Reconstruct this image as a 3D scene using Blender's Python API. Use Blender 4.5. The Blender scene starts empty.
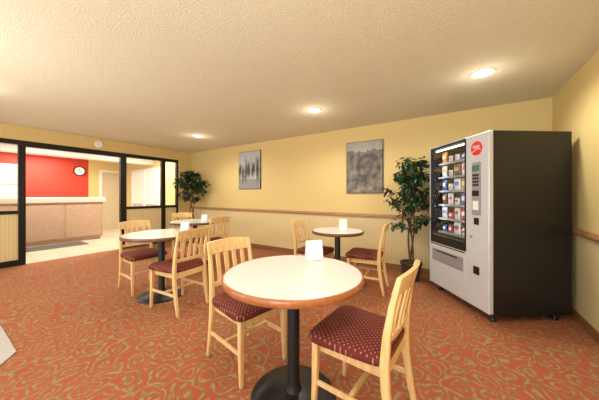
import bpy, bmesh, math, random
from mathutils import Vector, Matrix
random.seed(7)
scene = bpy.context.scene
COL = scene.collection
scene.view_settings.view_transform = 'Standard'
H_CAM = 1.23; CEIL = 2.44
YA = 4.22; XR = 1.0; XL = -6.46

# ------------------------------------------------------------ materials
def new_mat(name):
    m = bpy.data.materials.new(name); m.use_nodes = True
    nt = m.node_tree
    return m, nt, nt.nodes['Principled BSDF']
def mat(name, col, rough=0.5, metal=0.0, emit=None, estr=0, noise=0.0, nscale=20, bump=0.0, bscale=200, coat=0.0):
    m, nt, b = new_mat(name)
    b.inputs['Base Color'].default_value = (*col, 1)
    b.inputs['Roughness'].default_value = rough
    b.inputs['Metallic'].default_value = metal
    if coat: b.inputs['Coat Weight'].default_value = coat
    if emit:
        b.inputs['Emission Color'].default_value = (*emit, 1)
        b.inputs['Emission Strength'].default_value = estr
    tc = nt.nodes.new('ShaderNodeTexCoord')
    if noise:
        n = nt.nodes.new('ShaderNodeTexNoise'); n.inputs['Scale'].default_value = nscale
        n.inputs['Detail'].default_value = 4
        nt.links.new(tc.outputs['Object'], n.inputs['Vector'])
        r = nt.nodes.new('ShaderNodeValToRGB')
        r.color_ramp.elements[0].position = .3; r.color_ramp.elements[1].position = .7
        r.color_ramp.elements[0].color = (*[c*(1-noise) for c in col], 1)
        r.color_ramp.elements[1].color = (*[min(1, c*(1+noise)) for c in col], 1)
        nt.links.new(n.outputs['Fac'], r.inputs['Fac'])
        nt.links.new(r.outputs['Color'], b.inputs['Base Color'])
    if bump:
        n2 = nt.nodes.new('ShaderNodeTexNoise'); n2.inputs['Scale'].default_value = bscale
        n2.inputs['Detail'].default_value = 3
        nt.links.new(tc.outputs['Object'], n2.inputs['Vector'])
        bp = nt.nodes.new('ShaderNodeBump'); bp.inputs['Strength'].default_value = bump
        bp.inputs['Distance'].default_value = 0.01
        nt.links.new(n2.outputs['Fac'], bp.inputs['Height'])
        nt.links.new(bp.outputs['Normal'], b.inputs['Normal'])
    return m
def wood(name, c1, c2, rough=0.38, scale=6, stretch=(1, 1, .12)):
    m, nt, b = new_mat(name)
    tc = nt.nodes.new('ShaderNodeTexCoord'); mp = nt.nodes.new('ShaderNodeMapping')
    mp.inputs['Scale'].default_value = stretch
    nt.links.new(tc.outputs['Object'], mp.inputs['Vector'])
    n = nt.nodes.new('ShaderNodeTexNoise'); n.inputs['Scale'].default_value = scale*8
    n.inputs['Detail'].default_value = 6; n.inputs['Distortion'].default_value = .6
    nt.links.new(mp.outputs['Vector'], n.inputs['Vector'])
    r = nt.nodes.new('ShaderNodeValToRGB')
    r.color_ramp.elements[0].position = .3; r.color_ramp.elements[1].position = .72
    r.color_ramp.elements[0].color = (*c1, 1); r.color_ramp.elements[1].color = (*c2, 1)
    nt.links.new(n.outputs['Fac'], r.inputs['Fac']); nt.links.new(r.outputs['Color'], b.inputs['Base Color'])
    b.inputs['Roughness'].default_value = rough
    return m
def glassmat(name, fac=.07, tint=(.97, .98, .97)):
    m = bpy.data.materials.new(name); m.use_nodes = True; nt = m.node_tree
    nt.nodes.clear()
    o = nt.nodes.new('ShaderNodeOutputMaterial'); mx = nt.nodes.new('ShaderNodeMixShader')
    t = nt.nodes.new('ShaderNodeBsdfTransparent'); g = nt.nodes.new('ShaderNodeBsdfGlossy')
    t.inputs['Color'].default_value = (*tint, 1); g.inputs['Roughness'].default_value = .02
    mx.inputs['Fac'].default_value = fac
    nt.links.new(t.outputs[0], mx.inputs[1]); nt.links.new(g.outputs[0], mx.inputs[2])
    nt.links.new(mx.outputs[0], o.inputs['Surface'])
    return m
def math_node(nt, op, a=None, b=None, c=None):
    n = nt.nodes.new('ShaderNodeMath'); n.operation = op
    for i, v in enumerate((a, b, c)):
        if v is None: continue
        if isinstance(v, (int, float)): n.inputs[i].default_value = v
        else: nt.links.new(v, n.inputs[i])
    return n.outputs[0]
def mixcol(nt, fac, a, b):
    n = nt.nodes.new('ShaderNodeMix'); n.data_type = 'RGBA'
    for idx, v in ((0, fac), (6, a), (7, b)):
        if isinstance(v, (int, float)): n.inputs[idx].default_value = v
        elif isinstance(v, tuple): n.inputs[idx].default_value = (*v, 1)
        else: nt.links.new(v, n.inputs[idx])
    return n.outputs[2]

def carpet_mat():
    m, nt, b = new_mat('carpet')
    tc = nt.nodes.new('ShaderNodeTexCoord')
    P = tc.outputs['Object']
    def noise(sc, det=1.0, dist=0.0, vec=None):
        n = nt.nodes.new('ShaderNodeTexNoise'); n.inputs['Scale'].default_value = sc
        n.inputs['Detail'].default_value = det; n.inputs['Distortion'].default_value = dist
        nt.links.new(vec or P, n.inputs['Vector']); return n
    def smooth(v, a, b_):
        r = nt.nodes.new('ShaderNodeMapRange'); r.interpolation_type = 'SMOOTHSTEP'
        r.inputs['From Min'].default_value = a; r.inputs['From Max'].default_value = b_
        nt.links.new(v, r.inputs['Value']); return r.outputs['Result']
    v = nt.nodes.new('ShaderNodeTexVoronoi'); v.inputs['Scale'].default_value = 4.8; v.inputs['Randomness'].default_value = .15
    v.voronoi_dimensions = '2D'
    mp = nt.nodes.new('ShaderNodeMapping'); mp.inputs['Rotation'].default_value = (0, 0, math.radians(42))
    sc = nt.nodes.new('ShaderNodeVectorMath'); sc.operation = 'SCALE'; sc.inputs['Scale'].default_value = .11
    nt.links.new(noise(8, 1).outputs['Color'], sc.inputs[0])
    ad = nt.nodes.new('ShaderNodeVectorMath'); ad.operation = 'ADD'
    nt.links.new(P, ad.inputs[0]); nt.links.new(sc.outputs[0], ad.inputs[1])
    nt.links.new(ad.outputs[0], mp.inputs['Vector']); nt.links.new(mp.outputs[0], v.inputs['Vector'])
    nz = noise(6, 0.5, .5)
    field = math_node(nt, 'ADD', math_node(nt, 'MULTIPLY', nz.outputs['Fac'], 20.0), math_node(nt, 'MULTIPLY', v.outputs['Distance'], 26.0))
    s = math_node(nt, 'SINE', field)
    n6 = noise(24, 2.0, 1.0)
    s = math_node(nt, 'ADD', s, math_node(nt, 'MULTIPLY', math_node(nt, 'SUBTRACT', n6.outputs['Fac'], .5), 3.4))
    scroll = smooth(s, -.12, .22)
    inner = smooth(s, .72, .95)
    n2 = noise(3, 2)
    base = mixcol(nt, n2.outputs['Fac'], (.40, .085, .042), (.47, .125, .066))
    c1 = mixcol(nt, math_node(nt, 'MULTIPLY', scroll, .80), base, (.245, .190, .075))
    c2 = mixcol(nt, math_node(nt, 'MULTIPLY', inner, .75), c1, (.42, .29, .15))
    fz = noise(260, 2)
    c3 = mixcol(nt, math_node(nt, 'MULTIPLY', fz.outputs['Fac'], .3), c2, (.12, .045, .02))
    nt.links.new(c3, b.inputs['Base Color'])
    b.inputs['Roughness'].default_value = .95
    b.inputs['Specular IOR Level'].default_value = .15
    bp = nt.nodes.new('ShaderNodeBump'); bp.inputs['Strength'].default_value = .4; bp.inputs['Distance'].default_value = .004
    nt.links.new(fz.outputs['Fac'], bp.inputs['Height']); nt.links.new(bp.outputs['Normal'], b.inputs['Normal'])
    return m
def stripe_mat(name, axis, c1, c2, freq):
    m, nt, b = new_mat(name)
    tc = nt.nodes.new('ShaderNodeTexCoord'); sp = nt.nodes.new('ShaderNodeSeparateXYZ')
    nt.links.new(tc.outputs['Object'], sp.inputs[0])
    s = math_node(nt, 'SINE', math_node(nt, 'MULTIPLY', sp.outputs[axis], freq*2*math.pi))
    f = math_node(nt, 'GREATER_THAN', s, .55)
    nt.links.new(mixcol(nt, f, c1, c2), b.inputs['Base Color'])
    bp = nt.nodes.new('ShaderNodeBump'); bp.inputs['Strength'].default_value = .06; bp.inputs['Distance'].default_value = .003
    bp.invert = True
    nt.links.new(f, bp.inputs['Height']); nt.links.new(bp.outputs['Normal'], b.inputs['Normal'])
    b.inputs['Roughness'].default_value = .6
    return m
def fabric_mat():
    m, nt, b = new_mat('maroon_dotted_fabric')
    tc = nt.nodes.new('ShaderNodeTexCoord'); mp = nt.nodes.new('ShaderNodeMapping')
    mp.inputs['Rotation'].default_value = (0, 0, math.radians(45))
    nt.links.new(tc.outputs['Object'], mp.inputs['Vector'])
    v = nt.nodes.new('ShaderNodeTexVoronoi'); v.voronoi_dimensions = '2D'; v.distance = 'MANHATTAN'
    v.inputs['Scale'].default_value = 48; v.inputs['Randomness'].default_value = .0
    nt.links.new(mp.outputs['Vector'], v.inputs['Vector'])
    f = math_node(nt, 'LESS_THAN', v.outputs['Distance'], .22)
    n = nt.nodes.new('ShaderNodeTexNoise'); n.inputs['Scale'].default_value = 90
    nt.links.new(tc.outputs['Object'], n.inputs['Vector'])
    base = mixcol(nt, n.outputs['Fac'], (.10, .016, .014), (.18, .036, .028))
    nt.links.new(mixcol(nt, f, base, (.40, .21, .11)), b.inputs['Base Color'])
    b.inputs['Roughness'].default_value = .9
    b.inputs['Specular IOR Level'].default_value = .2
    return m
def ceiling_mat():
    m, nt, b = new_mat('popcorn_ceiling')
    tc = nt.nodes.new('ShaderNodeTexCoord')
    n = nt.nodes.new('ShaderNodeTexNoise'); n.inputs['Scale'].default_value = 75; n.inputs['Detail'].default_value = 6
    n.inputs['Roughness'].default_value = .7
    nt.links.new(tc.outputs['Object'], n.inputs['Vector'])
    nt.links.new(mixcol(nt, n.outputs['Fac'], (.60, .535, .36), (.88, .825, .62)), b.inputs['Base Color'])
    bp = nt.nodes.new('ShaderNodeBump'); bp.inputs['Strength'].default_value = .5; bp.inputs['Distance'].default_value = .012
    nt.links.new(n.outputs['Fac'], bp.inputs['Height']); nt.links.new(bp.outputs['Normal'], b.inputs['Normal'])
    b.inputs['Roughness'].default_value = .95
    return m
def tile_mat():
    m, nt, b = new_mat('beige_floor_tile')
    tc = nt.nodes.new('ShaderNodeTexCoord')
    br = nt.nodes.new('ShaderNodeTexBrick'); br.offset = 0
    br.inputs['Color1'].default_value = (.58, .50, .37, 1); br.inputs['Color2'].default_value = (.64, .56, .43, 1)
    br.inputs['Mortar'].default_value = (.40, .32, .22, 1); br.inputs['Scale'].default_value = 1
    br.inputs['Mortar Size'].default_value = .006; br.inputs['Brick Width'].default_value = .4; br.inputs['Row Height'].default_value = .4
    nt.links.new(tc.outputs['Object'], br.inputs['Vector'])
    nt.links.new(br.outputs['Color'], b.inputs['Base Color']); b.inputs['Roughness'].default_value = .3
    return m
def picture_mat(name, kind):
    m, nt, b = new_mat(name)
    tc = nt.nodes.new('ShaderNodeTexCoord'); sp = nt.nodes.new('ShaderNodeSeparateXYZ')
    nt.links.new(tc.outputs['Generated'], sp.inputs[0])
    X, Z = sp.outputs[0], sp.outputs[2]
    n = nt.nodes.new('ShaderNodeTexNoise'); n.inputs['Detail'].default_value = 8
    mp = nt.nodes.new('ShaderNodeMapping'); nt.links.new(tc.outputs['Generated'], mp.inputs['Vector'])
    nt.links.new(mp.outputs['Vector'], n.inputs['Vector'])
    if kind == 0:   # misty field with dark upright shapes
        mp.inputs['Scale'].default_value = (4, 1, .9); n.inputs['Scale'].default_value = 2.4
        band = math_node(nt, 'SUBTRACT', 1.0, math_node(nt, 'MULTIPLY', math_node(nt, 'ABSOLUTE', math_node(nt, 'SUBTRACT', Z, .50)), 1.3))
        v = math_node(nt, 'MULTIPLY', n.outputs['Fac'], math_node(nt, 'MAXIMUM', band, 0.0))
        r = nt.nodes.new('ShaderNodeValToRGB'); e = r.color_ramp.elements
        e[0].position = .28; e[0].color = (.46, .46, .45, 1); e[1].position = .50; e[1].color = (.045, .04, .037, 1)
        nt.links.new(v, r.inputs['Fac'])
        low = math_node(nt, 'LESS_THAN', Z, .26)
        c = mixcol(nt, math_node(nt, 'MULTIPLY', low, .6), r.outputs['Color'], (.15, .14, .13))
    else:           # dark brown mill wheel view
        mp.inputs['Scale'].default_value = (3, 1, 4); n.inputs['Scale'].default_value = 1.6
        dx = math_node(nt, 'SUBTRACT', X, .62); dz = math_node(nt, 'SUBTRACT', Z, .50)
        rr = math_node(nt, 'SQRT', math_node(nt, 'ADD', math_node(nt, 'MULTIPLY', dx, dx), math_node(nt, 'MULTIPLY', math_node(nt, 'MULTIPLY', dz, dz), 1.8)))
        inside = math_node(nt, 'LESS_THAN', rr, .36)
        ring = math_node(nt, 'MULTIPLY', math_node(nt, 'SINE', math_node(nt, 'MULTIPLY', rr, 38.0)), inside)
        v = math_node(nt, 'ADD', n.outputs['Fac'], math_node(nt, 'MULTIPLY', ring, .05))
        v = math_node(nt, 'SUBTRACT', v, math_node(nt, 'MULTIPLY', inside, .10))
        r = nt.nodes.new('ShaderNodeValToRGB'); e = r.color_ramp.elements
        e[0].position = .34; e[0].color = (.04, .027, .018, 1); e[1].position = .78; e[1].color = (.34, .27, .19, 1)
        nt.links.new(v, r.inputs['Fac'])
        top = math_node(nt, 'GREATER_THAN', math_node(nt, 'ADD', Z, math_node(nt, 'MULTIPLY', n.outputs['Fac'], .3)), .98)
        c = mixcol(nt, math_node(nt, 'MULTIPLY', top, .7), r.outputs['Color'], (.42, .40, .36))
    nt.links.new(c, b.inputs['Base Color']); b.inputs['Roughness'].default_value = .4
    return m
def bag_mat(name, c1, c2):
    m, nt, b = new_mat(name)
    tc = nt.nodes.new('ShaderNodeTexCoord'); sp = nt.nodes.new('ShaderNodeSeparateXYZ')
    nt.links.new(tc.outputs['Generated'], sp.inputs[0])
    dy = math_node(nt, 'SUBTRACT', sp.outputs[1], .5); dz = math_node(nt, 'SUBTRACT', sp.outputs[2], .55)
    rr = math_node(nt, 'ADD', math_node(nt, 'MULTIPLY', dy, dy), math_node(nt, 'MULTIPLY', math_node(nt, 'MULTIPLY', dz, dz), 3.0))
    f = math_node(nt, 'LESS_THAN', rr, .10)
    nt.links.new(mixcol(nt, f, c1, c2), b.inputs['Base Color']); b.inputs['Roughness'].default_value = .25
    return m

M = dict(
    wall=mat('yellow_wall_paint', (.72, .55, .225), .75, bump=.1, bscale=300),
    ceil=ceiling_mat(), carpet=carpet_mat(), tile=tile_mat(),
    red=mat('red_wall_paint', (.60, .045, .02), .6, bump=.05),
    wainA=stripe_mat('wainscot_stripe_x', 0, (.72, .59, .31), (.66, .52, .25), 22),
    wainY=stripe_mat('wainscot_stripe_y', 1, (.72, .59, .31), (.66, .52, .25), 22),
    rail=wood('rail_oak', (.36, .18, .07), (.52, .28, .12), .4, 4, (.15, .15, 1)),
    base=wood('baseboard_wood', (.20, .09, .03), (.33, .16, .06), .45, 4, (.15, .15, 1)),
    black=mat('black_metal', (.012, .012, .013), .4, .2, noise=.2, nscale=60),
    frame=mat('black_aluminium', (.012, .011, .010), .35, .3, noise=.2, nscale=30),
    blond=wood('blond_maple', (.66, .42, .17), (.84, .60, .28), .35, 5),
    fabric=fabric_mat(),
    lam=mat('white_laminate', (.72, .71, .70), .25, noise=.04, nscale=120),
    rim=wood('cherry_edge', (.27, .085, .025), (.42, .15, .05), .3, 4, (1, 1, 1)),
    rimd=wood('dark_walnut_edge', (.10, .04, .02), (.20, .08, .035), .3, 4, (1, 1, 1)),
    silver=mat('silver_paint', (.60, .62, .64), .38, .15, noise=.03, nscale=50),
    silver2=mat('silver_dark', (.34, .34, .35), .4, .3, noise=.03, nscale=50),
    mblack=mat('machine_black', (.007, .007, .008), .45, 0, noise=.15, nscale=12, bump=.03, bscale=60),
    interior=mat('machine_interior', (.06, .06, .065), .6, 0, noise=.1),
    wire=mat('steel_wire', (.6, .6, .6), .3, .8, noise=.03),
    glass=glassmat('window_glass', .05), vglass=glassmat('machine_glass', .08, (.88, .90, .91)),
    white=mat('white_card', (.85, .85, .84), .5, noise=.02),
    trimw=mat('white_trim', (.85, .84, .80), .4, noise=.02),
    lens=mat('lamp_lens', (1, .95, .85), .5, emit=(1, .95, .84), estr=16),
    panel_em=mat('lobby_panel_light', (1, 1, 1), .5, emit=(1, .96, .88), estr=5),
    lcdm=mat('lcd', (.02, .03, .03), .2, emit=(.2, .5, .35), estr=.3, noise=.1),
    redlogo=mat('red_logo', (.75, .03, .03), .35, noise=.02),
    bark=mat('bark', (.13, .075, .04), .85, noise=.35, nscale=40, bump=.4, bscale=80),
    leaf=mat('leaf_green', (.025, .060, .020), .4, noise=.6, nscale=9),
    pot=mat('dark_pot', (.05, .03, .02), .5, noise=.2, nscale=15),
    soil=mat('soil', (.05, .032, .02), .95, noise=.4, nscale=60),
    counter=mat('counter_pink_laminate', (.44, .29, .20), .4, noise=.06, nscale=12),
    ctop=mat('counter_top', (.60, .49, .39), .3, noise=.06, nscale=80),
    mat_=mat('grey_mat', (.10, .09, .08), .9, noise=.2, nscale=80),
    entry=mat('pale_floor_panel', (.42, .39, .36), .5, noise=.08, nscale=60),
    door=mat('beige_door', (.60, .50, .32), .5, noise=.03),
    sky=mat('bright_pane', (.62, .64, .52), .4, emit=(1, .98, .86), estr=.25),
    pic1=picture_mat('print_misty', 0), pic2=picture_mat('print_mill', 1),
)

# ------------------------------------------------------------ mesh builder
class MB:
    def __init__(s): s.v = []; s.f = []; s.m = []; s.mi = 0
    def box(s, c, d, rot=None):
        n = len(s.v)
        for x in (-.5, .5):
            for y in (-.5, .5):
                for z in (-.5, .5):
                    p = Vector((x*d[0], y*d[1], z*d[2]))
                    if rot is not None: p = rot @ p
                    s.v.append(tuple(p + Vector(c)))
        for q in ((0, 1, 3, 2), (4, 6, 7, 5), (0, 4, 5, 1), (2, 3, 7, 6), (0, 2, 6, 4), (1, 5, 7, 3)):
            s.f.append(tuple(n+i for i in q)); s.m.append(s.mi)
        return s
    def bx(s, a, b):
        return s.box([(a[i]+b[i])/2 for i in range(3)], [abs(b[i]-a[i]) for i in range(3)])
    def rings(s, rings, cap=True):
        n = len(s.v); k = len(rings[0])
        for r in rings: s.v.extend([tuple(p) for p in r])
        for i in range(len(rings)-1):
            for j in range(k):
                a = n+i*k+j; b = n+i*k+(j+1) % k
                s.f.append((a, b, b+k, a+k)); s.m.append(s.mi)
        if cap:
            s.f.append(tuple(n+j for j in reversed(range(k)))); s.m.append(s.mi)
            s.f.append(tuple(n+(len(rings)-1)*k+j for j in range(k))); s.m.append(s.mi)
        return s
    def rev(s, prof, seg=40, c=(0, 0), axis='z'):
        R = []
        for r, z in prof:
            ring = []
            for j in range(seg):
                a = 2*math.pi*j/seg
                p = (c[0]+r*math.cos(a), c[1]+r*math.sin(a), z)
                ring.append(p)
            R.append(ring)
        return s.rings(R)
    def tube(s, pts, rad, seg=8):
        R = []
        pts = [Vector(p) for p in pts]
        for i, p in enumerate(pts):
            t = (pts[min(i+1, len(pts)-1)] - pts[max(i-1, 0)]).normalized()
            u = t.cross(Vector((0, 1, 0)) if abs(t.y) < .9 else Vector((1, 0, 0))).normalized(); w = t.cross(u)
            r = rad[i] if isinstance(rad, (list, tuple)) else rad
            R.append([p + (u*math.cos(a)+w*math.sin(a))*r for a in [2*math.pi*j/seg for j in range(seg)]])
        return s.rings(R)
    def sweep(s, pts, wx, wy):
        R = []
        for i, p in enumerate(pts):
            a = wx[i]/2 if isinstance(wx, (list, tuple)) else wx/2
            b = wy[i]/2 if isinstance(wy, (list, tuple)) else wy/2
            x, y, z = p
            R.append([(x-a, y-b, z), (x+a, y-b, z), (x+a, y+b, z), (x-a, y+b, z)])
        return s.rings(R)
    def build(s, name, mats, parent=None, loc=(0, 0, 0), rot=(0, 0, 0), bevel=0, seg=2, smooth=None):
        me = bpy.data.meshes.new(name); me.from_pydata(s.v, [], s.f)
        bm = bmesh.new(); bm.from_mesh(me); bmesh.ops.recalc_face_normals(bm, faces=bm.faces); bm.to_mesh(me); bm.free()
        if not isinstance(mats, (list, tuple)): mats = [mats]
        for m_ in mats: me.materials.append(m_)
        me.polygons.foreach_set('material_index', s.m)
        if smooth is not None:
            me.polygons.foreach_set('use_smooth', [True]*len(me.polygons))
            me.set_sharp_from_angle(angle=math.radians(smooth))
        me.update()
        o = bpy.data.objects.new(name, me); COL.objects.link(o)
        if parent: o.parent = parent
        o.location = loc; o.rotation_euler = rot
        if bevel:
            b = o.modifiers.new('bevel', 'BEVEL'); b.width = bevel; b.segments = seg; b.limit_method = 'ANGLE'
        return o
def empty(name, loc, rotz=0, **kw):
    e = bpy.data.objects.new(name, None); COL.objects.link(e); e.location = loc; e.rotation_euler = (0, 0, rotz)
    e.empty_display_size = .1
    for k, v in kw.items(): e[k] = v
    return e
def struct(o, label=None):
    o['kind'] = 'structure'
    if label: o['label'] = label
    return o
def dup(root, loc, rotz, label=None):
    r = root.copy(); COL.objects.link(r); r.location = loc; r.rotation_euler = (0, 0, rotz)
    if label: r['label'] = label
    def rec(o, p):
        for ch in o.children:
            c = ch.copy(); COL.objects.link(c); c.parent = p
            rec(ch, c)
    rec(root, r)
    return r

# ------------------------------------------------------------ room shell
Y0 = -1.6; XF = -10.5
struct(MB().bx((XL, Y0, -.1), (XR+.1, YA+.1, 0)).build('floor', M['carpet']), 'rust carpet with olive and tan scroll pattern')
struct(MB().bx((XF-.1, Y0, -.1), (XL, YA+.1, 0)).build('floor', M['tile']), 'beige square floor tiles in lobby')
struct(MB().bx((XL-.06, Y0, CEIL), (XR+.1, YA+.1, CEIL+.1)).build('ceiling', M['ceil']), 'cream popcorn textured ceiling')
struct(MB().bx((XF-.1, Y0, CEIL), (XL-.06, YA+.1, CEIL+.1)).build('ceiling', mat('lobby_ceiling', (.85, .82, .74), .9, bump=.2)), 'white lobby ceiling')
struct(MB().bx((XF-.1, YA, 0), (XR+.1, YA+.1, CEIL)).build('wall_back', M['wall']), 'pale yellow painted wall')
struct(MB().bx((XR, Y0, 0), (XR+.1, YA, CEIL)).build('wall_right', M['wall']), 'pale yellow painted wall')
struct(MB().bx((XF-.1, Y0, 0), (XF, 3.10, CEIL)).build('wall_lobby', M['red']), 'bright red lobby wall')
struct(MB().bx((XF-.1, 3.10, 0), (XF, YA, CEIL)).build('wall_hall', M['wall']), 'yellow lobby wall')
pw = MB()
pw.bx((XL-.06, Y0, 2.19), (XL+.04, YA, CEIL))
pw.bx((XL-.06, 3.84, 0), (XL+.04, YA, 2.19))
pw.bx((XL-.06, Y0, 0), (XL+.04, -.4, 2.19))
struct(pw.build('wall_left', M['wall']), 'yellow soffit above black framed glass partition')
struct(MB().bx((XL+.04, YA-.012, .1), (XR, YA, .84)).build('trim_1', M['wainA']), 'cream vertical striped wainscot')
struct(MB().bx((XR-.012, Y0, .1), (XR, YA-.012, .84)).build('trim_2', M['wainY']), 'cream vertical striped wainscot')
struct(MB().bx((XL+.04, YA-.03, .84), (XR, YA, .905)).bx((XL+.04, YA-.042, .862), (XR, YA-.03, .885)).build('trim_3', M['rail'], bevel=.004), 'oak chair rail')
struct(MB().bx((XR-.03, Y0, .84), (XR, YA-.03, .905)).bx((XR-.042, Y0, .862), (XR-.03, YA-.042, .885)).build('trim_4', M['rail'], bevel=.004), 'oak chair rail')
struct(MB().bx((XL+.04, YA-.018, 0), (XR, YA, .1)).build('baseboard_back', M['base'], bevel=.003))
struct(MB().bx((XR-.018, Y0, 0), (XR, YA-.018, .1)).build('baseboard_right', M['base'], bevel=.003))
struct(MB().bx((XL+.04, 3.84, 0), (XL+.058, YA-.018, .1)).build('baseboard_left', M['base'], bevel=.003))

# ------------------------------------------------------------ black partition
def bay(n, y0, y1, mid=.93):
    x0, x1 = XL-.035, XL+.045
    f = MB(); t = .05
    f.bx((x0, y0, 0), (x1, y0+t, 2.19)).bx((x0, y1-t, 0), (x1, y1, 2.19))
    f.bx((x0, y0+t, 2.11), (x1, y1-t, 2.19)).bx((x0, y0+t, 0), (x1, y1-t, .10)).bx((x0, y0+t, mid-.03), (x1, y1-t, mid+.03))
    o = struct(f.build('window_%d' % n, M['frame'], bevel=.004), 'black metal framed glass panel over striped wainscot')
    g = MB().bx((XL-.003, y0+t, mid+.03), (XL+.003, y1-t, 2.11)).build('glass', M['glass'], o)
    p = MB().bx((XL-.02, y0+t, .10), (XL+.02, y1-t, mid-.03)).build('lower_panel', M['wainY'], o)
    return o
bay(1, -.4, .98)
bay(2, 2.54, 3.44)
bay(3, 3.44, 3.84)
struct(MB().bx((XL-.035, .98, 2.09), (XL+.045, 2.54, 2.19)).bx((XL-.035, 2.47, 0), (XL+.045, 2.54, 2.09))
       .bx((XL-.035, .98, 0), (XL+.045, 1.02, 2.09)).build('door_1', M['frame'], bevel=.004), 'black metal frame of the open doorway')

# ------------------------------------------------------------ lobby
cx = -8.45
cn = empty('reception_counter', (0, 0, 0), label='long pinkish laminate reception counter before a red wall', category='counter')
MB().bx((cx-.5, -1.2, .08), (cx, 2.82, 1.02)).bx((cx-.48, -1.2, 0), (cx-.04, 2.78, .08)).build('body', M['counter'], cn, bevel=.01)
MB().bx((cx-.56, -1.2, 1.02), (cx+.05, 2.88, 1.17)).build('counter_top', M['ctop'], cn, bevel=.03)
pn = MB()
for y in [-.8, 0., .8, 1.6, 2.4]:
    pn.bx((cx, y-.37, .12), (cx+.012, y+.37, .98))
pn.build('front_panel', M['counter'], cn, bevel=.004)
ck = empty('wall_clock', (XF+.0, 2.86, 2.02), label='round dark-rimmed wall clock on the red wall', category='clock')
R90 = (0, math.radians(90), 0)
MB().rev([(.0, 0), (.15, 0), (.16, .02), (.15, .04), (.13, .04), (.13, .03), (0, .03)], 32).build('rim', M['black'], ck, rot=R90, smooth=40)
MB().rev([(0, .031), (.128, .031), (.128, .033), (0, .033)], 32).build('dial', M['white'], ck, rot=R90)
MB().box((.037, 0, .04), (.003, .01, .09)).box((.037, .03, -.01), (.003, .07, .008)).build('hands', M['black'], ck)
md = MB().bx((-8.35, .9, 0), (-7.75, 2.3, .012)).build('door_mat', M['mat_'], bevel=.004)
md['label'] = 'dark grey mat lying on lobby tiles'; md['category'] = 'mat'
d = struct(MB().bx((XF, 3.40, 0), (XF+.03, 3.47, 2.1)).bx((XF, 4.10, 0), (XF+.03, 4.17, 2.1)).bx((XF, 3.47, 2.04), (XF+.03, 4.10, 2.1)).build('door_2', M['trimw']), 'pale interior door in white frame')
MB().bx((XF, 3.47, 0), (XF+.015, 4.10, 2.04)).build('leaf', M['door'], d)
w = struct(MB().bx((XF, -.2, 1.0), (XF+.04, 1.58, 1.06)).bx((XF, -.2, 2.04), (XF+.04, 1.58, 2.10)).bx((XF, 1.52, 1.06), (XF+.04, 1.58, 2.04)).bx((XF, .80, 1.06), (XF+.04, .84, 2.04)).bx((XF, -.2, 1.06), (XF+.04, -.14, 2.04)).bx((XF, -.14, 1.55), (XF+.04, 1.52, 1.58)).build('window_4', M['trimw']), 'white framed window')
MB().bx((XF, -.14, 1.06), (XF+.01, 1.52, 2.04)).build('pane', M['sky'], w)
struct(MB().bx((-8.9, Y0, 2.24), (-8.5, YA, CEIL)).build('trim_5', M['trimw']), 'white dropped ceiling beam')
g3 = MB()
for a, b_ in ((-9.95, -9.87), (-9.12, -9.0), (-8.12, -8.04)): g3.bx((a, YA-.05, 0), (b_, YA, 2.12))
for z0_, z1_ in ((2.04, 2.12), (.92, .98), (0, .12)): g3.bx((-9.87, YA-.045, z0_), (-8.12, YA, z1_))
g3.bx((-8.6, YA-.04, .98), (-8.56, YA, 2.04)).bx((-9.0, YA-.04, 1.5), (-8.12, YA, 1.53))
gd = struct(g3.build('door_3', M['trimw'], bevel=.004), 'white framed glass door and window to bright corridor')
MB().bx((-9.87, YA-.02, .98), (-8.12, YA-.005, 2.04)).build('pane', M['sky'], gd)
MB().bx((-9.87, YA-.02, .12), (-8.12, YA-.005, .92)).build('lower_panel', M['door'], gd)
for i, (x, y) in enumerate([(-7.6, 1.6), (-7.6, 3.4), (-9.8, 1.8)]):
    e = empty('ceiling_panel_light', (x, y, CEIL-.03), label='flat white ceiling panel light in lobby', category='light', group='lobby ceiling lights')
    MB().bx((-.32, -.62, 0), (.32, .62, .03)).build('frame', M['trimw'], e)
    MB().bx((-.29, -.59, -.004), (.29, .59, 0)).build('diffuser', M['panel_em'], e)
    l = bpy.data.lights.new('lobby_lamp', 'AREA'); l.shape = 'RECTANGLE'; l.size = .5; l.size_y = 1.1; l.energy = 44; l.color = (1, .95, .88)
    lo = bpy.data.objects.new('lobby_lamp', l); COL.objects.link(lo); lo.location = (x, y, CEIL-.06)
sd = MB().rev([(0, 0), (.075, 0), (.075, .02), (.055, .04), (0, .042)], 28).build('smoke_detector', M['trimw'], loc=(XL+.04, 2.07, 2.31), rot=R90, smooth=40)
sd['label'] = 'round white smoke detector on yellow soffit'; sd['category'] = 'smoke detector'

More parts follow.
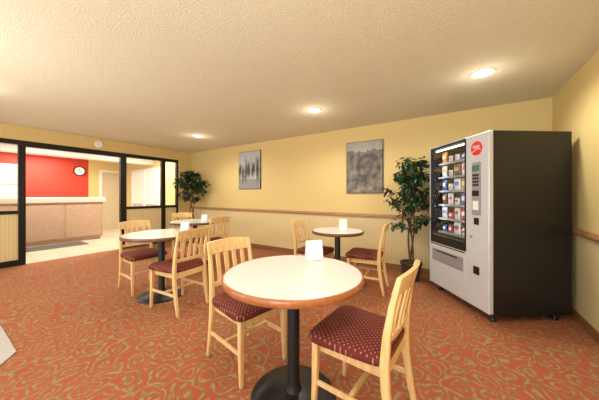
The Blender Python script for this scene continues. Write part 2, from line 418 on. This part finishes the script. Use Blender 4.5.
# ------------------------------------------------------------ dining chair master
def build_chair(loc, ang, label):
    root = empty('dining_chair', loc, ang, label=label, category='chair', group='blond wood dining chairs')
    for sy in (-1, 1):
        y = .185*sy
        pts = [(-.255, y, 0), (-.225, y, .15), (-.20, y, .32), (-.195, y, .44), (-.205, y*.99, .58), (-.228, y*.98, .72), (-.262, y*.97, .86)]
        MB().sweep(pts, [.028, .036, .042, .044, .038, .030, .022], [.026, .028, .030, .030, .028, .026, .024]).build('leg', M['blond'], root, bevel=.006, smooth=50)
    for sy in (-1, 1):
        y = .185*sy
        MB().sweep([(.195, y*1.03, 0), (.185, y*1.02, .2), (.18, y, .42)], [.026, .032, .038], [.026, .032, .038]).build('leg', M['blond'], root, bevel=.006, smooth=50)
    f = MB(); f.bx((-.18, -.172, .365), (.165, -.150, .425)); f.bx((-.18, .150, .365), (.165, .172, .425))
    f.bx((.158, -.17, .365), (.19, .17, .425)); f.bx((-.20, -.17, .365), (-.18, .17, .425))
    f.build('seat_frame', M['blond'], root, bevel=.004)
    s = MB()
    for sy in (-1, 1):
        s.box((-.02, .187*sy, .20), (.39, .016, .026))
    s.box((-.02, 0, .20), (.022, .36, .026))
    s.build('stretcher', M['blond'], root, bevel=.003)
    def outline(sx, z, n=48):
        r = []
        for j in range(n):
            a = 2*math.pi*j/n
            c, sn = math.cos(a), math.sin(a)
            e = .28
            x = math.copysign(abs(c)**e, c); y = math.copysign(abs(sn)**e, sn)
            hw = .222 + .014*x
            r.append((x*.218*sx+.012, y*(hw-(1-sx)*.2), z))
        return r
    lv = [(.93, .425), (.985, .432), (1.0, .448), (.985, .464), (.93, .476), (.80, .483), (.5, .488), (.2, .490)]
    MB().rings([outline(a, z) for a, z in lv]).build('seat', M['fabric'], root, smooth=60)
    b = MB()
    def yrail(z0, z1, x0, x1, th, bow, crown=0):
        R = []
        n = 12
        for i in range(n+1):
            t = i/n; y = (-.192+.384*t); q = 1-(2*t-1)**2
            dx = -bow*q; cz = crown*q
            R.append([(x0+dx-th/2, y, z0), (x0+dx+th/2, y, z0), (x1+dx+th/2, y, z1+cz), (x1+dx-th/2, y, z1+cz)])
        b.rings(R)
    yrail(.775, .862, -.236, -.262, .022, .028, .012)
    yrail(.535, .57, -.198, -.203, .018, .018)
    for k in range(4):
        y = -.111 + .074*k
        q = 1-(y/.192)**2
        pts = [(-.200-.018*q, y, .555), (-.214-.022*q, y, .66), (-.238-.028*q, y, .79)]
        b.sweep(pts, .012, .034)
    b.build('backrest', M['blond'], root, bevel=.003, smooth=40)
    return root
def rad(d): return math.radians(d)
ch = build_chair((-.46, 1.36, 0), rad(176), 'blond wood chair with dotted maroon seat pushed under cherry-edged table')
L = 'blond wood chair with dotted maroon seat beside a round table'
dup(ch, (-1.31, 1.33, 0), rad(-10), 'blond slat-back chair with maroon seat facing cherry-edged table')
dup(ch, (-2.62, 1.57, 0), rad(184), L)
dup(ch, (-3.49, 1.60, 0), rad(-3), L)
dup(ch, (-3.55, 2.70, 0), rad(180), L)
dup(ch, (-4.40, 2.82, 0), rad(-10), L)
dup(ch, (-1.69, 3.02, 0), rad(0), L)
dup(ch, (-1.01, 3.20, 0), rad(186), L)

# ------------------------------------------------------------ tables
def table(loc, R, h, label, rim):
    root = empty('dining_table', loc, 0, label=label, category='table', group='round pedestal tables')
    MB().rev([(0, h-.028), (R-.012, h-.028), (R-.012, h), (0, h)], 72).build('table_top', M['lam'], root, smooth=40)
    MB().rings([[(r*math.cos(2*math.pi*j/72), r*math.sin(2*math.pi*j/72), z) for j in range(72)] for r, z in
               [(R-.013, h-.036), (R-.004, h-.036), (R, h-.030), (R+.001, h-.018), (R, h-.006), (R-.005, h), (R-.012, h+.0012), (R-.013, h-.0), (R-.013, h-.036)]], cap=False).build('edge_band', rim, root, smooth=40)
    MB().rev([(.0, .04), (.055, .04), (.045, .065), (.038, .08), (.038, h-.05), (.06, h-.045), (.06, h-.04), (0, h-.04)], 28).build('column', M['black'], root, smooth=40)
    MB().box((0, 0, h-.034), (.44, .05, .012)).box((0, 0, h-.034), (.05, .44, .012)).build('top_bracket', M['black'], root, bevel=.003)
    k = R/.42
    MB().rev([(.0, 0), (.255*k, 0), (.26*k, .006), (.255*k, .012), (.20*k, .020), (.12*k, .032), (.07, .045), (0, .045)], 56).build('base', M['black'], root, smooth=50)
    return root
T1 = (-.84, 1.24); T2 = (-3.05, 1.61); T3 = (-3.97, 2.69); T4 = (-1.33, 3.01)
table((*T1, 0), .42, .76, 'round white laminate table with cherry wood edge and black pedestal', M['rim'])
table((*T2, 0), .42, .76, 'round pale laminate table with dark wood edge, two chairs', M['rimd'])
table((*T3, 0), .42, .76, 'round pale laminate table near corner plant', M['rimd'])
table((*T4, 0), .34, .76, 'small round pale laminate table beside yellow wall', M['rimd'])
def tent(x, y, z, ang, w=.12, h=.15):
    root = empty('table_tent_card', (x, y, z), ang, label='small white folded card sign standing on round table', category='sign', group='white table tent cards')
    t = math.atan2(.035, h)
    MB().box((0, -.018, h/2), (w, .002, h), Matrix.Rotation(-t*.9, 3, 'X')).build('front_panel', M['white'], root)
    MB().box((0, .018, h/2), (w, .002, h), Matrix.Rotation(t*.9, 3, 'X')).build('back_panel', M['white'], root)
    MB().box((0, 0, .003), (w, .055, .002)).build('foot_panel', M['white'], root)
tent(-.87, 1.55, .7615, rad(50), .12, .14)
tent(-2.86, 1.80, .7615, rad(30), .10, .13)
tent(-3.78, 2.75, .7615, rad(30), .10, .12)
tent(-1.27, 3.05, .7615, rad(32), .10, .15)

# ------------------------------------------------------------ vending machine
vr = rad(35.9); vloc = (.325, 3.542, 0)
vm = empty('vending_machine', vloc, vr, label='tall black snack vending machine with silver front and glass window', category='vending machine')
D2, W2, VH = .42, .472, 1.845
b = MB()
b.bx((-D2+.05, -W2, .07), (D2, -W2+.02, VH)).bx((-D2+.05, W2-.02, .07), (D2, W2, VH))
b.bx((D2-.02, -W2+.02, .07), (D2, W2-.02, VH)).bx((-D2+.05, -W2+.02, VH-.02), (D2-.02, W2-.02, VH))
b.bx((-D2+.05, -W2+.02, .07), (D2-.02, W2-.02, .60))
b.bx((-D2+.05, -W2+.02, .60), (D2-.02, -W2+.30, VH-.02))
b.build('cabinet', M['mblack'], vm, bevel=.004)
for sx in (-1, 1):
    for sy in (-1, 1):
        MB().rev([(0, 0), (.03, 0), (.032, .01), (.02, .03), (.02, .07), (0, .07)], 16, c=(sx*(D2-.1), sy*(W2-.07))).build('foot', M['black'], vm, smooth=40)
fx = -D2
MB().bx((fx, -W2, .09), (fx+.05, -W2+.30, VH)).build('control_panel', M['silver'], vm, bevel=.012, seg=3)
MB().bx((fx+.002, -W2+.30, .09), (fx+.05, W2, .62)).build('lower_panel', M['silver'], vm, bevel=.01, seg=3)
wf = MB()
y0, y1, z0, z1 = -W2+.30, W2, .62, VH
wf.bx((fx+.002, y0, z0), (fx+.05, y1, z0+.10)).bx((fx+.002, y0, z1-.035), (fx+.05, y1, z1))
wf.bx((fx+.002, y0, z0+.10), (fx+.05, y0+.025, z1-.035)).bx((fx+.002, y1-.035, z0+.10), (fx+.05, y1, z1-.035))
wf.build('window_frame', M['mblack'], vm, bevel=.006)
MB().bx((fx+.012, y0+.025, z0+.10), (fx+.016, y1-.035, z1-.035)).build('glass', M['vglass'], vm)
MB().bx((fx-.003, y1-.012, .09), (fx+.02, y1+.004, VH)).bx((fx-.002, y0, z1-.012), (fx+.02, y1, z1+.002)).build('edge_strip', M['silver'], vm)
dd = MB().bx((fx-.008, y0+.04, .40), (fx+.002, y1-.06, .55)).build('delivery_door', M['silver2'], vm, bevel=.005)
MB().bx((fx-.014, y0+.12, .52), (fx-.008, y1-.14, .535)).build('handle', M['black'], dd, bevel=.002)
MB().bx((fx-.002, y0+.02, .60), (fx+.003, y1-.02, .612)).build('seam', M['black'], vm)
cy = -W2+.15
kp = MB().bx((fx-.010, cy-.055, 1.03), (fx, cy+.055, 1.56)).build('selection_unit', M['silver2'], vm, bevel=.006)
MB().bx((fx-.013, cy-.045, 1.47), (fx-.010, cy+.045, 1.53)).build('display', M['lcdm'], kp)
ky = MB()
for i in range(4):
    for j in range(3):
        ky.box((fx-.013, cy-.028+.028*j, 1.43-.033*i), (.006, .02, .022))
ky.build('keypad', M['black'], kp, bevel=.002)
MB().bx((fx-.02, cy-.04, 1.22), (fx-.010, cy+.04, 1.275)).build('bill_slot', M['black'], kp, bevel=.003)
MB().bx((fx-.014, cy-.035, 1.08), (fx-.010, cy+.035, 1.17)).build('instruction_label', M['white'], kp)
MB().bx((fx-.008, cy-.03, .93), (fx, cy+.03, 1.0)).build('coin_slot', M['black'], vm, bevel=.003)
MB().bx((fx-.010, cy-.035, .43), (fx, cy+.035, .51)).build('coin_return', M['mblack'], vm, bevel=.004)
MB().rev([(0, 0), (.014, 0), (.014, .012), (0, .012)], 16).build('lock', M['silver2'], vm, loc=(fx, cy+.07, .80), rot=(0, -math.pi/2, 0), smooth=40)
lg = MB().rev([(0, 0), (.072, 0), (.072, .003), (0, .003)], 36).build('round_logo', M['redlogo'], vm, loc=(fx, cy-.0, 1.70), rot=(0, -math.pi/2, 0), smooth=40)
sw = MB()
sw.tube([(-.018+.012*math.sin(t*5), -.055+.11*t, .0045) for t in [i/16 for i in range(17)]], .0035, 6)
for off in (-.028, .0, .028):
    sw.tube([(.016+.013*math.cos(a), off+.011*math.sin(a), .0045) for a in [i*math.pi*1.7/12 for i in range(13)]], .0025, 6)
sw.build('logo_script', M['white'], lg)
INX0, INX1 = fx+.10, .2
for i in range(6):
    z = .76+.175*i
    MB().bx((INX0, y0+.02, z-.012), (INX1, y1-.03, z)).bx((INX0-.008, y0+.02, z-.020), (INX0, y1-.03, z+.004)).build('shelf', M['silver2'], vm)
MB().bx((.2, y0, .62), (.215, y1-.02, VH-.04)).build('interior_back', M['interior'], vm)
MB().bx((fx+.055, y0+.03, z1-.055), (fx+.075, y1-.04, z1-.04)).build('light_tube', mat('tube', (1, 1, 1), .5, emit=(1, 1, 1), estr=4), vm)
coil = None
for i in range(6):
    for j in range(5):
        pos = (INX0+.072, y0+.075+j*.115, .76+.175*i+.052)
        if coil is None:
            g = MB(); nt_ = 40
            g.tube([(.0+.16*k/nt_, .046*math.cos(2*math.pi*4*k/nt_), .046*math.sin(2*math.pi*4*k/nt_)) for k in range(nt_+1)], .0025, 5)
            coil = g.build('spiral_coil', M['wire'], vm, loc=pos, smooth=60)
        else:
            c_ = coil.copy(); COL.objects.link(c_); c_.parent = vm; c_.location = pos
MV = Matrix.Translation(vloc) @ Matrix.Rotation(vr, 4, 'Z')
for yy in (y0+.035, y1-.045):
    vl = bpy.data.lights.new('vending_lamp', 'AREA'); vl.shape = 'RECTANGLE'; vl.size = .02; vl.size_y = 1.0; vl.energy = 1.5
    vo = bpy.data.objects.new('vending_lamp', vl); COL.objects.link(vo)
    sgn = 1 if yy < 0.1 else -1
    dirv = Vector((.35, sgn*1.0, 0)).normalized()
    zz = -dirv; yy_ax = Vector((0, 0, 1)); xx = yy_ax.cross(zz)
    R3 = Matrix((xx, yy_ax, zz)).transposed().to_4x4()
    vo.matrix_world = MV @ Matrix.Translation((fx+.03, yy, 1.26)) @ R3
bags = [bag_mat('bag_%d' % i, a, c) for i, (a, c) in enumerate([
    ((.80, .78, .74), (.70, .12, .06)), ((.06, .14, .48), (.8, .75, .68)), ((.70, .28, .07), (.75, .7, .35)), ((.60, .05, .04), (.85, .8, .75)),
    ((.80, .79, .77), (.12, .22, .55)), ((.76, .76, .74), (.5, .05, .04)), ((.50, .46, .42), (.8, .75, .66)), ((.76, .76, .78), (.75, .5, .14)), ((.13, .065, .04), (.7, .45, .12))])]
def bag_mesh(w, h, t, m_):
    g = MB(); R = []
    n = 20
    for k in range(11):
        q = k/10; z = h*q
        th = t*max(.04, math.sin(math.pi*q))**.6*.5 if 0 < k < 10 else .002
        ww = w/2*(1-.16*math.sin(math.pi*q)**2)
        R.append([(th*math.sin(2*math.pi*j/n)*abs(math.sin(2*math.pi*j/n))**.2 + .002*math.sin(9*q+j), ww*math.copysign(abs(math.cos(2*math.pi*j/n))**.7, math.cos(2*math.pi*j/n)), z+(.004*math.sin(j*1.3) if k == 10 else 0)) for j in range(n)])
    g.rings(R)
    o = g.build('snack_bag', m_, smooth=60); return o
proto = {}
for i in range(6):
    z = .76+.175*i
    for j in range(5):
        mi = random.randint(0, 8)
        sm = random.random() < .35
        key = (mi, sm)
        p = MV @ Vector((INX0+.032, y0+.075+j*.115, z+.001))
        if key not in proto:
            proto[key] = bag_mesh(.078 if sm else .104, .08 if sm else .14, .034, bags[mi]); o = proto[key]
        else:
            o = proto[key].copy(); COL.objects.link(o)
        o.location = p; o.rotation_euler = (0, 0, vr+random.uniform(-.15, .15))
        o['label'] = 'colourful snack bag on vending machine shelf'; o['category'] = 'snack'; o['group'] = 'snack bags on vending machine shelves'

# ------------------------------------------------------------ pictures
def picture(x0, x1, z0, z1, m_, label):
    e = empty('wall_picture', ((x0+x1)/2, YA, z0), label=label, category='picture')
    hw = (x1-x0)/2; h = z1-z0
    MB().bx((-hw, -.025, 0), (hw, 0, h)).build('frame', M['black'], e, bevel=.002)
    MB().bx((-hw+.008, -.028, .008), (hw-.008, -.025, h-.008)).build('print', m_, e)
picture(-4.45, -3.75, 1.37, 2.26, M['pic1'], 'grey print of dark upright shapes in mist on yellow wall')
picture(-1.68, -1.03, 1.26, 2.17, M['pic2'], 'dark sepia print of an old mill on yellow wall')

# ------------------------------------------------------------ recessed lights, visible ones and added fill
def can(x, y, power=62):
    e = empty('recessed_or_fill_light', (x, y, CEIL), label='round recessed downlight with white trim in popcorn ceiling', category='light', group='recessed ceiling lights')
    MB().rings([[(r*math.cos(2*math.pi*j/36), r*math.sin(2*math.pi*j/36), z) for j in range(36)] for r, z in
               [(.105, 0), (.105, -.006), (.098, -.012), (.078, -.010), (.072, -.002), (.072, 0)]], cap=False).build('trim_ring', M['trimw'], e, smooth=50)
    MB().rev([(0, -.005), (.072, -.005), (.072, -.001), (0, -.001)], 32).build('lens', M['lens'], e)
    l = bpy.data.lights.new('downlight', 'SPOT'); l.energy = power; l.spot_size = rad(165); l.spot_blend = .6; l.shadow_soft_size = .07; l.color = (1, .95, .85)
    o = bpy.data.objects.new('downlight', l); COL.objects.link(o); o.location = (x, y, CEIL-.03)
    p = bpy.data.lights.new('glow', 'POINT'); p.energy = power*.035; p.shadow_soft_size = .06; p.color = (1, .94, .82)
    o = bpy.data.objects.new('glow', p); COL.objects.link(o); o.location = (x, y, CEIL-.18)
for x, y in [(.22, 3.01), (-1.70, 3.04), (-4.45, 3.09), (.22, .3), (-1.9, -.2), (-4.4, .3)]: can(x, y)  # last three cans sit out of view, added as fill light
# unseen area lamps, added and aimed upward to brighten the ceiling
for (x, y, e_) in ((-.2, -.9, 40), (-3.2, -.9, 32)):
    l = bpy.data.lights.new('ceiling_fill', 'AREA'); l.shape = 'DISK'; l.size = .8; l.energy = e_; l.color = (.98, .98, 1); l.spread = rad(170)
    o = bpy.data.objects.new('ceiling_fill', l); COL.objects.link(o); o.location = (x, y, 1.2); o.rotation_euler = (rad(138), 0, 0)

# ------------------------------------------------------------ plants
IMV = MV.inverted()
def ok_leaf(p):
    if p.y > YA-.05 or p.x < XL+.08: return False
    q = IMV @ p
    if abs(q.x) < D2+.03 and abs(q.y) < W2+.03 and q.z < VH: return False
    return True
def plant(loc, zlo, zhi, rx, nleaf, trunk_h, label, seed, leafl=.085, potr=.14, poth=.26):
    rnd = random.Random(seed)
    e = empty('potted_tree', loc, label=label, category='plant')
    MB().rev([(0, 0), (potr*.72, 0), (potr*.98, poth-.03), (potr*1.06, poth-.03), (potr*1.06, poth), (potr*.93, poth), (potr*.9, poth-.03), (0, poth-.03)], 32).build('pot', M['pot'], e, smooth=40)
    MB().rev([(0, poth-.03), (potr*.88, poth-.03), (potr*.86, poth-.018), (0, poth-.012)], 24).build('soil', M['soil'], e, smooth=40)
    t = MB(); tips = []
    for k in range(3):
        a0 = k*2.1
        pts = []
        for i in range(14):
            q = i/13; a = a0+q*5
            rr = .022+.02*math.sin(q*3)
            pts.append((rr*math.cos(a), rr*math.sin(a), poth-.03+(trunk_h-poth)*q))
        t.tube(pts, [.014-.006*i/13 for i in range(14)], 7)
    nb = 46
    for k in range(nb):
        q = rnd.random()**.65
        zs = zlo+.15+(trunk_h-zlo-.15)*q
        a = k*2.4+rnd.uniform(-.3, .3)
        zt = min(zhi-.03, zs+rnd.uniform(.05, .42))
        frac = (zt-zlo)/(zhi-zlo)
        rr = rx*rnd.uniform(.55, 1.05)*(.5+.55*math.sin(math.pi*min(1, frac)**1.1)) if frac < .97 else rx*.5
        pts = []
        for i in range(6):
            u = i/5
            pts.append(Vector((rr*u*math.cos(a), rr*u*math.sin(a), zs+(zt-zs)*math.sin(u*math.pi*.55))))
        W = Vector(loc)
        if all(ok_leaf(W+p) for p in pts):
            t.tube(pts, [.006, .005, .004, .003, .0025, .0015], 5); tips.append(pts)
        else:
            pts = [Vector((p.x*.55, p.y*.55, p.z)) for p in pts]
            if all(ok_leaf(W+p) for p in pts): t.tube(pts, [.006, .005, .004, .003, .0025, .0015], 5); tips.append(pts)
    t.build('trunk', M['bark'], e, smooth=50)
    L_ = MB(); W = Vector(loc); c = 0; tries = 0
    while c < nleaf and tries < nleaf*6:
        tries += 1
        pts = rnd.choice(tips); u = rnd.uniform(.25, 1.0)*5; i = min(4, int(u)); p = pts[i].lerp(pts[i+1], u-i)
        l = leafl*rnd.uniform(.7, 1.2); wd = l*.25
        a = rnd.uniform(0, 2*math.pi); dr = rnd.uniform(-1.1, .35)
        dirv = Vector((math.cos(a)*math.cos(dr), math.sin(a)*math.cos(dr), math.sin(dr)))
        side = dirv.cross(Vector((rnd.uniform(-.4, .4), rnd.uniform(-.4, .4), 1))).normalized(); up = side.cross(dirv)
        p0 = p+dirv*.012+Vector((rnd.uniform(-.03, .03), rnd.uniform(-.03, .03), rnd.uniform(-.03, .03)))
        tip = p0+dirv*l
        if not ok_leaf(W+tip) or not ok_leaf(W+p0) or (tip.z > zhi+.03): continue
        n = len(L_.v)
        for s_, w_, h_ in ((0, 0, 0), (.35, -1, .12), (.35, 0, 0), (.35, 1, .12), (.7, -.7, .05), (.7, 0, -.06), (.7, .7, .05), (1, 0, -.16)):
            L_.v.append(tuple(p0+dirv*l*s_+side*wd*w_+up*l*h_))
        for q in ((0, 2, 1), (0, 3, 2), (1, 2, 5, 4), (2, 3, 6, 5), (4, 5, 7), (5, 6, 7)):
            L_.f.append(tuple(n+i for i in q)); L_.m.append(0)
        c += 1
    me = bpy.data.meshes.new('foliage'); me.from_pydata(L_.v, [], L_.f); me.materials.append(M['leaf'])
    me.polygons.foreach_set('use_smooth', [True]*len(me.polygons))
    o = bpy.data.objects.new('foliage', me); COL.objects.link(o); o.parent = e
plant((-.55, 3.85, 0), .38, 1.76, .38, 1150, 1.55, 'tall leafy artificial ficus in dark pot beside vending machine', 3, leafl=.09)
plant((-5.70, 3.78, 0), .85, 1.84, .44, 950, 1.55, 'bushy green ficus in dark pot in the corner', 5, leafl=.11)

# ------------------------------------------------------------ pale mat corner
g = MB()
out = [(-4.2, .41), (-2.89, .41), (-2.72, .29), (-2.72, -.6), (-4.2, -.6)]
g.rings([[(x, y, 0.0) for x, y in out], [(x, y, .012) for x, y in out]])
o = g.build('floor_mat', M['entry'], bevel=.003); o['label'] = 'pale grey mat lying on patterned carpet'; o['category'] = 'mat'

# ------------------------------------------------------------ world + camera
wd = bpy.data.worlds.new('World'); scene.world = wd; wd.use_nodes = True
bg = wd.node_tree.nodes['Background']; bg.inputs['Color'].default_value = (1, .99, .98, 1); bg.inputs['Strength'].default_value = 1.95
cam = bpy.data.cameras.new('Camera'); co = bpy.data.objects.new('Camera', cam); COL.objects.link(co)
co.location = (0, 0, H_CAM); co.rotation_euler = (rad(90), 0, rad(32.7))
cam.sensor_width = 36; cam.lens = 244/599*36; cam.shift_y = -5/599; cam.clip_start = .05
scene.camera = co
